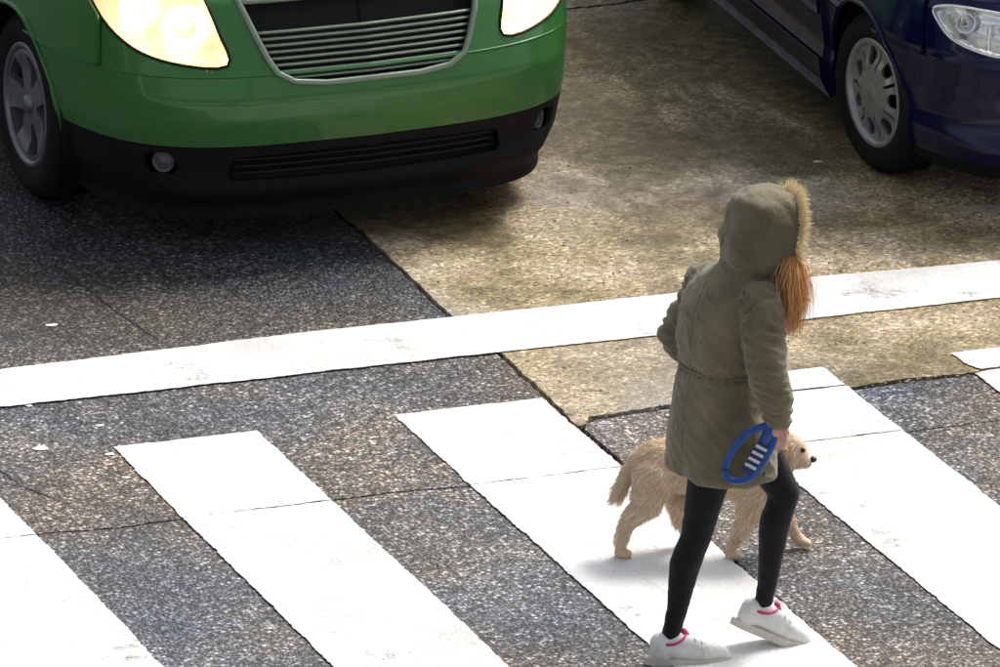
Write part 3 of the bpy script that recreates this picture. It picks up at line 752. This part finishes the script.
def scatter(me, n, rnd, accept=None):
    tris = []; acc = []; tot = 0
    me.calc_loop_triangles()
    for t in me.loop_triangles: tot += t.area; acc.append(tot)
    import bisect
    out = []
    while len(out) < n:
        i = bisect.bisect(acc, rnd.random()*tot); i = min(i, len(acc)-1); t = me.loop_triangles[i]
        a, b = rnd.random(), rnd.random()
        if a+b > 1: a, b = 1-a, 1-b
        v = [me.vertices[k] for k in t.vertices]
        p = v[0].co*(1-a-b)+v[1].co*a+v[2].co*b; nn = (v[0].normal*(1-a-b)+v[1].normal*a+v[2].normal*b).normalized()
        if accept and not accept(p): 
            if rnd.random() < .02: out.append(None)
            continue
        out.append((p, nn))
    return [x for x in out if x]

# ------------------------------------------------------------ the woman
# local axes: x to the side she walks, y away, z up
W = empty('person', (1.203, -2.501, 0), -yaw)
W.scale = (.975,)*3
tag(W, 'woman in hooded olive parka and black leggings crossing with a blue leash handle', 'person')
TH = R(33); fx, fy = math.cos(TH), math.sin(TH); rx, ry = math.sin(TH), -math.cos(TH)
def V3(*a): return Vector(a)
# body (skin): head, neck, torso core, arms, hands, legs
b = bmesh.new()
hc = V3(.088, .0, 1.40)
hd = Vector((math.cos(R(14)), math.sin(R(14)), 0)); hr = Vector((hd.y, -hd.x, 0))
ellipsoid(b, hc, (.092, .072, .112), R(14)); ellipsoid(b, hc+hd*.022+V3(0, 0, -.045), (.06, .052, .07), R(14))
capsule(b, hc+hd*.062+V3(0, 0, -.095), .017, hc+hd*.05+V3(0, 0, -.09), .022)     # chin
capsule(b, hc+hd*.088+V3(0, 0, .01), .008, hc+hd*.106+V3(0, 0, -.026), .011)      # nose
capsule(b, hc+hd*.084+hr*.028+V3(0, 0, .024), .011, hc+hd*.084-hr*.028+V3(0, 0, .024), .011)   # brow
capsule(b, hc+hd*.083+hr*.018+V3(0, 0, -.056), .009, hc+hd*.083-hr*.018+V3(0, 0, -.056), .009) # lips
for s in (-1, 1):
    capsule(b, hc+hd*.066+hr*.036*s+V3(0, 0, -.03), .02, hc+hd*.06+hr*.03*s+V3(0, 0, -.05), .018)
    ellipsoid(b, hc+hr*.074*s-hd*.005+V3(0, 0, -.01), (.018, .008, .03), R(14))
capsule(b, hc+V3(-.02, 0, -.06), .052, V3(.02, 0, 1.24), .055)
capsule(b, V3(-.02, 0, 1.16), .1, V3(-.05, 0, .95), .09); capsule(b, V3(-.05, 0, .93), .1, V3(-.04, 0, .80), .12)
JR = dict(sh=V3(.082, -.155, 1.21), el=V3(.078, -.225, 1.015), wr=V3(.112, -.215, .857))
JL = dict(sh=V3(-.10, .155, 1.18), el=V3(-.195, .13, 1.02), wr=V3(-.09, .18, .88))
for J in (JR, JL):
    capsule(b, J['sh'], .045, J['el'], .036); capsule(b, J['el'], .036, J['wr'], .024)
LR = dict(hip=V3(-.06, -.075, .79), kn=V3(-.128, -.075, .43), an=V3(-.207, -.07, .085))
LL = dict(hip=V3(.0, .075, .79), kn=V3(.15, .08, .515), an=V3(.088, .1, .13))
def leg_mesh(b, J, g=0):
    h, k, a = J['hip'], J['kn'], J['an']
    capsule(b, h, .078+g, h.lerp(k, .55), .062+g); capsule(b, h.lerp(k, .55), .062+g, k, .046+g)
    sh = (a-k).normalized(); back = Vector((-1, 0, 0)) if True else 0
    back = (back-sh*back.dot(sh)).normalized()
    capsule(b, k, .045+g, k.lerp(a, .3)+back*.012, .046+g); capsule(b, k.lerp(a, .3)+back*.012, .046+g, k.lerp(a, .75), .03+g); capsule(b, k.lerp(a, .75), .03+g, a, .026+g)
for J in (LR, LL): leg_mesh(b, J)
def foot(b, a, yawf, pitch, g=0):
    d = Vector((math.cos(yawf)*math.cos(pitch), math.sin(yawf)*math.cos(pitch), math.sin(pitch))); upv = Vector((-math.sin(pitch)*math.cos(yawf), -math.sin(pitch)*math.sin(yawf), math.cos(pitch)))
    heel = a-d*.03-upv*.05
    capsule(b, a, .028+g, heel, .028+g); capsule(b, a-upv*.02, .03+g, heel+d*.16-upv*.005, .026+g); capsule(b, heel+d*.10, .028+g, heel+d*.165-upv*.006, .020+g)
    return d, upv, heel
foot(b, LR['an'], R(12), R(-4)); foot(b, LL['an'], R(10), R(-22))
# right hand gripping the leash handle: palm and five curled fingers
hw = JR['wr']; pd = V3(-.12, 0, -.99).normalized()
palm = hw+pd*.05
capsule(b, hw, .024, hw+pd*.03, .026); 
for k in range(4): capsule(b, hw+pd*.02+V3(.028-.018*k, -.0, 0), .013, palm+pd*.02+V3(.03-.02*k, 0, 0), .0115)
grip = palm+pd*.024+V3(0, .02, 0)
flen = [.95, 1.08, 1., .8]
for k in range(4):
    o = V3(.031-.0205*k, 0, 0); f = flen[k]
    p0 = palm+pd*.02+o; p1 = p0+pd*.026*f+V3(0, .012, 0); p2 = p1+V3(0, .022*f, -.004); p3 = p2+V3(-.002, .004, .018*f)
    capsule(b, p0, .0098, p1, .0088, 10); capsule(b, p1, .0088, p2, .008, 10); capsule(b, p2, .008, p3, .007, 10)
t0 = hw+pd*.028+V3(.024, .008, 0); t1 = t0+V3(.012, .018, -.022); t2 = t1+V3(-.02, .014, -.018)
capsule(b, t0, .012, t1, .0105, 10); capsule(b, t1, .0105, t2, .0085, 10)
# left hand in the pocket, slightly curled
lw = JL['wr']; 
for k in range(4):
    o = V3(.012*k-.016, -.01+.014*k-.02, -.06); capsule(b, lw+o*.3, .014, lw+o, .01, 10); capsule(b, lw+o, .0095, lw+o+V3(.02, -.006, -.024-.004*k), .0078, 10)
capsule(b, lw, .02, lw+V3(.03, -.02, -.035), .009, 10)
body = fuse('body', b, SKIN, W, .004, 2)
for s in (-1, 1):
    bm = bmesh.new(); p = hc+hd*.078+hr*.031*s+V3(0, 0, .003); bmesh.ops.create_uvsphere(bm, u_segments=16, v_segments=12, radius=.0125, matrix=Matrix.Translation(p))
    e = link('eye', bm, EYEW, W)
    bm = bmesh.new(); bmesh.ops.create_uvsphere(bm, u_segments=12, v_segments=8, radius=.0065, matrix=Matrix.Translation(p+hd*.0075)); link('iris', bm, EYE, e)
bm = bmesh.new(); ellipsoid(bm, hc+hd*.0905+V3(0, 0, -.056), (.006, .022, .007), R(14)); link('lips', bm, simple('lip', (.45, .12, .11), .4), W)
# leggings
b = bmesh.new(); 
for J in (LR, LL): leg_mesh(b, J, .004)
capsule(b, V3(-.04, 0, .86), .13, V3(-.035, 0, .80), .12)
def wr_leg(p, n): return .002*noise.noise(Vector((p.x*8, p.y*8, p.z*45)))*(1.5 if p.z < .25 or .4 < p.z < .55 else .6)
fuse('leggings', b, LEG, W, .007, 5, wr_leg)
# shoes
def shoe(J, yawf, pitch):
    b = bmesh.new(); a = J['an']
    d = Vector((math.cos(yawf)*math.cos(pitch), math.sin(yawf)*math.cos(pitch), math.sin(pitch))); u = Vector((-math.sin(pitch)*math.cos(yawf), -math.sin(pitch)*math.sin(yawf), math.cos(pitch))); s = d.cross(u)
    heel = a-d*.028-u*.045
    capsule(b, heel+u*.025, .036, heel-u*.005, .036); capsule(b, heel+u*.012+d*.03, .037, heel+d*.13+u*.002, .037)
    capsule(b, heel+d*.1, .037, heel+d*.175-u*.008, .033); capsule(b, a+d*.01-u*.01, .034, heel+d*.14+u*.008, .03); capsule(b, heel+d*.14+s*.008, .034, heel+d*.2-u*.012, .026)
    sh = fuse('shoe', b, SHOEW, W, .0055, 4, lambda p, n: .0012*noise.noise(p*60))
    # flat sole
    bm = bmesh.new(); top = []; bot = []
    for k in range(40):
        t = k*math.tau/40; x = math.cos(t)*.142; wd = .042-.006*math.sin(t*2)*0+(.006 if x > 0.02 else -.002)
        q = heel+d*(.094+x)+s*math.sin(t)*wd
        top.append(bm.verts.new(q-u*.022+u*(.008 if x > .1 else 0))); bot.append(bm.verts.new(q-u*.045+u*(.014 if x > .11 else 0)))
    for k in range(40): bm.faces.new((top[k], bot[k], bot[(k+1) % 40], top[(k+1) % 40]))
    bm.faces.new(top); bm.faces.new(list(reversed(bot))); bmesh.ops.recalc_face_normals(bm, faces=bm.faces)
    link('sole', bm, SOLE, sh, smooth=False)
    c = a+d*.006-u*.002
    tube('shoe_collar', [c+d*math.cos(k*math.tau/24)*.043+s*math.sin(k*math.tau/24)*.037+u*(.006*math.cos(k*math.tau/12)-.004+.012*math.cos(k*math.tau/24)) for k in range(24)], .0045, PINK, sh, 6, closed=True)
    b = bmesh.new(); capsule(b, c+d*.036+u*.02, .012, c+d*.062-u*.02, .014); fuse('tongue', b, PINK, sh, .005, 2)
    for k in range(4):
        q = heel+d*(.105+.022*k)+u*(.046-.008*k); tube('lace', [q-s*.024-u*.008, q-s*.01+u*.001, q+s*.01+u*.001, q+s*.024-u*.008], .0032, SHOEW, sh, 6)
    return sh
shoe(LR, R(12), R(-4)); shoe(LL, R(10), R(-24))
# parka
b = bmesh.new(); T = TH
rings_mesh(b, [(-.05, 0, .622, .150, .196, T), (-.051, 0, .655, .151, .196, T), (-.056, 0, .74, .142, .187, T), (-.062, 0, .86, .126, .170, T), (-.063, 0, .95, .111, .154, T), (-.060, 0, .98, .110, .153, T), (-.050, 0, 1.05, .122, .168, T), (-.034, 0, 1.14, .128, .180, T), (-.018, 0, 1.20, .120, .178, T), (.002, 0, 1.25, .104, .150, T), (.03, 0, 1.285, .095, .115, T), (.045, 0, 1.33, .085, .09, T)])
capsule(b, V3(.0, .06, .86), .085, V3(.062, .075, .70), .085)
capsule(b, JR['sh']-V3(.02, -.02, 0), .072, JR['el'], .058); capsule(b, JR['el'], .058, JR['wr']+V3(0, 0, .045), .05); capsule(b, JR['wr']+V3(0, 0, .045), .05, JR['wr']+V3(.002, 0, .012), .043)
capsule(b, JL['sh'], .068, JL['el'], .055); capsule(b, JL['el'], .055, JL['wr'], .047)
def seg_d(p, a, c):
    t = max(0, min(1, (p-a).dot(c-a)/(c-a).length_squared)); return (p-(a+(c-a)*t)).length, t
def wr_coat(p, n):
    d1, t1 = seg_d(p, JR['sh'], JR['el']); d2, t2 = seg_d(p, JR['el'], JR['wr']); d3, _ = seg_d(p, JL['sh'], JL['el'])
    arm = 1 if min(d1, d2, d3) < .085 else 0
    w1 = noise.noise(Vector((p.x*10+3, p.y*10, p.z*(34 if arm else 22)+p.x*14)))
    ridge = (1-abs(w1)*2.4)
    f = (.009 if arm else .0045)*ridge
    if not arm: f += .009*noise.noise(Vector((p.x*9, p.y*9, p.z*4)))
    # gathered waist with a drawcord channel
    f += -.009*math.exp(-((p.z-.962)/.012)**2)*(1+.5*math.sin(math.atan2(p.y, p.x+.06)*34))*(0 if arm else 1)
    # double stitched hem
    f += -.0035*math.exp(-((p.z-.655)/.0035)**2)
    # centre-back seam
    bk = (Vector((p.x+.055, p.y, 0))).dot(Vector((rx, ry, 0)))
    if not arm and (p.x*fx+p.y*fy) < -.05: f += -.003*math.exp(-(bk/.004)**2)
    for J, sg in ((JR, -1), (JL, 1)):
        ax = ((J['el']-J['sh']).normalized()*.55+Vector((-rx*sg, -ry*sg, 0))*.8).normalized(); q = (p-J['sh']-ax*.012)
        if q.length < .11: f += -.0045*math.exp(-(q.dot(ax)/.004)**2)+.0035*math.exp(-((q.dot(ax)-.014)/.010)**2)
    if not arm and (p.x*fx+p.y*fy) < 0: f += -.0035*math.exp(-((p.z-1.14-.25*bk*bk)/.0035)**2)
    d4, t4 = seg_d(p, JR['el'], JR['wr'])
    if d4 < .08: f += -.005*math.exp(-((t4-.8)/.02)**2)
    return f
coat = fuse('parka', b, OLIVE, W, .0055, 6, wr_coat)
tube('drawcord', [V3(-.062, 0, .962)+Vector((math.cos(T)*math.cos(t)*.112-math.sin(T)*math.sin(t)*.154, math.sin(T)*math.cos(t)*.112+math.cos(T)*math.sin(t)*.154, 0)) for t in [k*math.tau/48 for k in range(48)]], .0025, OLIVE, coat, 6, closed=True)
# hood: deep shell, open towards the face
ho = bmesh.new(); HC = V3(.07, 0, 1.405); ph = R(16)
A = Vector((math.cos(ph)*math.cos(R(8)), math.sin(ph)*math.cos(R(8)), -math.sin(R(8)))); Bx = Vector((-math.sin(ph), math.cos(ph), 0)); Cx = A.cross(Bx)
if Cx.z < 0: Cx = -Cx
def hood_pt(i, j, off=0, n1=30, n2=48):
    a = R(180)-R(118)*i/n1       # polar angle from the opening axis, 180 = back
    t = j*math.tau/n2; c_, s_ = math.cos(t), math.sin(t)
    sa, ca = math.sin(a), math.cos(a)
    x = math.copysign(abs(ca)**.8, ca)*.125; r = abs(sa)**.72
    y = math.copysign(abs(s_)**.85, s_)*r*.124; z = math.copysign(abs(c_)**.8, c_)*r*.138
    if z < 0: z *= 1.22; y *= 1+.12*min(1, -z/.13)
    nn = (A*x/.125**2+Bx*y/.118**2+Cx*z/.135**2).normalized()
    wr = .009*noise.noise(Vector((x*12, y*12, z*26)))+.007*(1-2.2*abs(noise.noise(Vector((x*20+5, y*12, z*30+x*20)))))
    wr += -.005*math.exp(-(y/.005)**2)+.003*math.exp(-((abs(y)-.012)/.006)**2)
    wr += -.004*math.exp(-((x-.05)/.004)**2)
    return HC+A*x+Bx*y+Cx*z+nn*(off+(wr if off >= 0 else 0))
rows_o = [[ho.verts.new(hood_pt(i, j)) for j in range(48)] for i in range(1, 31)]; rows_i = [[ho.verts.new(hood_pt(i, j, -.014)) for j in range(48)] for i in range(1, 31)]
for rows, fl in ((rows_o, 0), (rows_i, 1)):
    for p, q in zip(rows, rows[1:]):
        for k in range(48):
            f = (p[k], p[(k+1) % 48], q[(k+1) % 48], q[k]); ho.faces.new(f if not fl else tuple(reversed(f)))
    c = ho.faces.new(rows[0])
for k in range(48): ho.faces.new((rows_o[-1][k], rows_o[-1][(k+1) % 48], rows_i[-1][(k+1) % 48], rows_i[-1][k]))
bmesh.ops.recalc_face_normals(ho, faces=ho.faces)
hood = link('hood', ho, OLIVE, W)
b = bmesh.new()   # soft collar roll where hood meets shoulders
cp = [V3(.035, 0, 1.262)+Vector((fx*math.cos(t)*.092+rx*math.sin(t)*.108, fy*math.cos(t)*.092+ry*math.sin(t)*.108, .018*math.cos(t)+.006*math.sin(3*t))) for t in [k*math.tau/20 for k in range(20)]]
for i in range(20): capsule(b, cp[i], .03, cp[(i+1) % 20], .03, 10)
fuse('collar', b, OLIVE, W, .007, 4, lambda p, n: .004*(1-2.4*abs(noise.noise(Vector((p.x*22, p.y*22, p.z*50))))))
rnd = random.Random(5); rt = []
for k in range(5200):
    j = rnd.random()*48; p = hood_pt(30, j, rnd.uniform(-.012, .004)); rad = (p-HC); rad -= A*rad.dot(A); rad.normalize()
    d = (A*rnd.uniform(.3, 1.1)+rad*rnd.uniform(-.1, 1.3)+Vector((rnd.uniform(-.4, .4), rnd.uniform(-.4, .4), rnd.uniform(-.4, .4)))).normalized()
    rt.append((p, d, rnd.uniform(.022, .05), .0022, .05))
strands('fur_trim', rt, TRIM, hood)
# long ginger hair falling out of the hood in front of the shoulder
b = bmesh.new(); ellipsoid(b, hc+V3(-.012, 0, .012)-hd*.008, (.094, .079, .112), R(14)); ellipsoid(b, hc-hd*.03+V3(0, 0, -.06), (.07, .078, .1), R(14))
fuse('hair_cap', b, HAIR, W, .006, 3, lambda p, n: .003*noise.noise(Vector((p.x*70, p.y*70, p.z*12))))
rt = []; bm = bmesh.new()
path = [V3(.138, -.03, 1.385), V3(.152, -.06, 1.35), V3(.160, -.09, 1.30), V3(.158, -.1, 1.23), V3(.152, -.1, 1.16), V3(.158, -.09, 1.085)]
cc = catmull(path, 4)
for k in range(2600):
    o = Vector((rnd.gauss(0, .015), rnd.gauss(0, .026), 0)); ph0 = rnd.uniform(0, 6) if k % 3 == 0 else 1.5+.8*math.sin(k); am = rnd.uniform(.002, .012); end = rnd.uniform(.62, 1.0)
    if k % 14 == 0: o *= 1.6; am *= 2.
    prev = None; side = Vector((rnd.uniform(-1, 1), rnd.uniform(-1, 1), 0)).normalized(); m_ = int(len(cc)*end)
    for i in range(m_):
        t = i/(len(cc)-1); spread = .22+1.1*math.sin(min(1, t*1.15)*math.pi*.62)
        q = cc[i]+o*spread+Vector((math.sin(t*9+ph0)*am, math.cos(t*8+ph0)*am, 0)); h = .0010*(1-.7*t)
        v = [bm.verts.new(q-side*h), bm.verts.new(q+side*h)]
        if prev: bm.faces.new((prev[0], prev[1], v[1], v[0]))
        prev = v
link('hair', bm, HAIR, W, kind='stuff')

# ------------------------------------------------------------ retractable lead handle in her hand
LH = empty('leash_handle', W.location+Vector((-.01, 0, .058)), -yaw); LH.scale = (.975,)*3
tag(LH, 'blue looped dog lead handle with pale striped webbing in her right hand', 'leash')
hp = [(.112, .782), (.075, .775), (.03, .75), (-.008, .705), (-.034, .65), (-.032, .612), (-.004, .598), (.036, .604), (.070, .640), (.098, .69), (.118, .745)]
hpts = catmull([(x, -.215, z) for x, z in hp+[hp[0]]], 5)[:-1]
tube('loop', hpts, .0115, LEASHB, LH, 10, closed=True)
def prism(name, poly, y0, y1, mat, par):
    bm = bmesh.new(); f0 = [bm.verts.new((x, y0, z)) for x, z in poly]; f1 = [bm.verts.new((x, y1, z)) for x, z in poly]; n = len(poly)
    bm.faces.new(f0); bm.faces.new(list(reversed(f1)))
    for i in range(n): bm.faces.new((f0[i], f1[i], f1[(i+1) % n], f0[(i+1) % n]))
    bmesh.ops.recalc_face_normals(bm, faces=bm.faces); return link(name, bm, mat, par, smooth=False)
wa, wb = Vector((.098, .75)), Vector((.03, .625)); wd_ = (wb-wa).normalized(); wn = Vector((-wd_.y, wd_.x))
def across(t0, t1, h): return [tuple(wa.lerp(wb, t0)+wn*h), tuple(wa.lerp(wb, t0)-wn*h), tuple(wa.lerp(wb, t1)-wn*h), tuple(wa.lerp(wb, t1)+wn*h)]
prism('webbing', across(0, 1, .019), -.222, -.214, NAVYWEB, LH)
for t in (.3, .46, .62, .78): prism('webbing_stripe', across(t, t+.07, .0192), -.2235, -.2215, WEB, LH)
b = bmesh.new(); capsule(b, (.108, -.212, .775), .024, (.09, -.212, .735), .02); fuse('reel_case', b, LEASHB, LH, .006, 3)

# ------------------------------------------------------------ the dog
DR = Vector((1.475, -1.605, 0)); D = empty('dog', DR, -yaw)
tag(D, 'cream and golden dog trotting behind the woman on the crossing', 'dog')
b = bmesh.new()
ellipsoid(b, (-.16, 0, .288), (.095, .075, .085)); capsule(b, (-.15, 0, .302), .08, (.02, 0, .285), .078); capsule(b, (.02, 0, .285), .08, (.15, 0, .275), .094)
capsule(b, (.14, 0, .25), .078, (.19, 0, .25), .07); capsule(b, (.16, 0, .30), .068, (.245, 0, .345), .056)
H = V3(.24, -.005, .345)
ellipsoid(b, H, (.062, .052, .05)); ellipsoid(b, H+V3(.03, 0, -.006), (.04, .038, .036)); capsule(b, H+V3(.035, -.004, -.018), .03, H+V3(.06, -.01, -.03), .023); capsule(b, H+V3(.03, -.004, -.035), .022, H+V3(.055, -.008, -.043), .014)
legs = dict(h1=[(-.18, -.045, .27, .064), (-.20, -.055, .19, .047), (-.262, -.055, .125, .023), (-.288, -.055, .05, .019), (-.286, -.055, .02, .021)],
            h2=[(-.16, .045, .27, .06), (-.10, .055, .17, .042), (-.085, .055, .085, .022), (-.055, .055, .03, .018), (-.04, .055, .016, .02)],
            f1=[(.145, -.045, .23, .05), (.12, -.055, .15, .032), (.085, -.055, .075, .02), (.06, -.055, .025, .018), (.065, -.055, .016, .02)],
            f2=[(.16, .045, .23, .05), (.21, .055, .16, .032), (.25, .055, .095, .02), (.272, .055, .045, .018), (.285, .055, .03, .02)])
for nm, J in legs.items():
    for (a, c, e_, r), (a2, c2, e2, r2) in zip(J, J[1:]): capsule(b, (a, c, e_), r, (a2, c2, e2), r2, 12)
    x, y, z, r = J[-1]
    for k in (-1, 0, 1): capsule(b, (x, y+k*.012, z-.002), .012, (x+.03, y+k*.013, z-.006 if nm != 'f2' else z-.012), .0095, 8)
def dshape(p, n): return .004*noise.noise(p*18)+.002*noise.noise(p*50)
dogb = fuse('body', b, DOGS, D, .007, 5, dshape)
for s in (-1, 1):
    b = bmesh.new(); q = H+V3(-.012, s*.05, .018)
    capsule(b, q, .016, q+V3(-.012, s*.016, -.035), .021, 12); capsule(b, q+V3(-.012, s*.016, -.035), .021, q+V3(-.006, s*.016, -.062), .012, 12)
    fuse('ear', b, simple('dog_ear', (.38, .2, .09), .85, .2, 14, .4), D, .006, 3)
    bm = bmesh.new(); bmesh.ops.create_uvsphere(bm, u_segments=12, v_segments=8, radius=.0085, matrix=Matrix.Translation(H+V3(.048, s*.026-.004, .014))); link('eye', bm, EYE, D)
bm = bmesh.new(); bmesh.ops.create_uvsphere(bm, u_segments=14, v_segments=10, radius=1, matrix=Matrix.Translation(H+V3(.082, -.012, -.022)) @ Matrix.Diagonal((.011, .014, .010, 1))); link('nose', bm, DOGN, D)
b = bmesh.new(); tl = [(-.225, 0, .315, .026), (-.256, 0, .28, .02), (-.276, 0, .235, .018), (-.29, 0, .19, .012)]
for (a, c, e_, r), (a2, c2, e2, r2) in zip(tl, tl[1:]): capsule(b, (a, c, e_), r, (a2, c2, e2), r2, 12)
tail = fuse('tail', b, DOGS, D, .006, 3)
rnd = random.Random(9)
def furroots(me, n, L0):
    rt = []
    for p, nn in scatter(me, n, rnd):
        back = Vector((-1, 0, -.45))
        onleg = p.z < .16; face = p.x > .27
        if p.x > .23 and not face: back = Vector((-.8, 0, -.6))
        if onleg: back = Vector((-.45, 0, -1))
        d = (back-nn*back.dot(nn)*.8).normalized()+nn*rnd.uniform(.25, .55)+Vector((rnd.gauss(0, .12), rnd.gauss(0, .12), rnd.gauss(0, .12)))
        L = L0*rnd.uniform(.6, 1.3)*((.55 if face else .4) if face or p.z < .06 else 1)*(1.45 if (p.z < .24 and not onleg) or (onleg and p.z > .08 and nn.x < -.3) else 1)
        rt.append((p-nn*.002, d.normalized(), L, .0016 if not face else .0012, .12))
    return rt
strands('fur', furroots(dogb.data, 60000, .02), DOGF, D)
strands('fur', furroots(tail.data, 4200, .026), DOGF, tail)
# collar and lead
cpt = [V3(.222, 0, .325)+Vector((math.sin(R(28))*math.cos(t)*-.072, math.sin(t)*.068, math.cos(t)*.068)) for t in [k*math.tau/28 for k in range(28)]]
CO = tube('dog_collar', cpt, .0055, NAVYWEB, None, 8, closed=True); CO.location = DR; CO.rotation_euler = (0, 0, -yaw)
tag(CO, 'thin navy collar round the neck of the cream dog', 'collar')
lead_a = Vector((.07, -.2, .655))*.975+Vector((-.01, 0, .058)); Mi = Matrix.Rotation(yaw, 4, 'Z')
lead_b = Mi @ (DR-Vector(LH.location)+(Matrix.Rotation(-yaw, 4, 'Z') @ V3(.215, -.02, .385)))
lead_a = V3(.085, -.2, .62); mid = lead_a.lerp(lead_b, .5)-V3(0, 0, .09)
tube('lead', catmull([lead_a, mid, lead_b], 10), .0035, NAVYWEB, LH, 6)
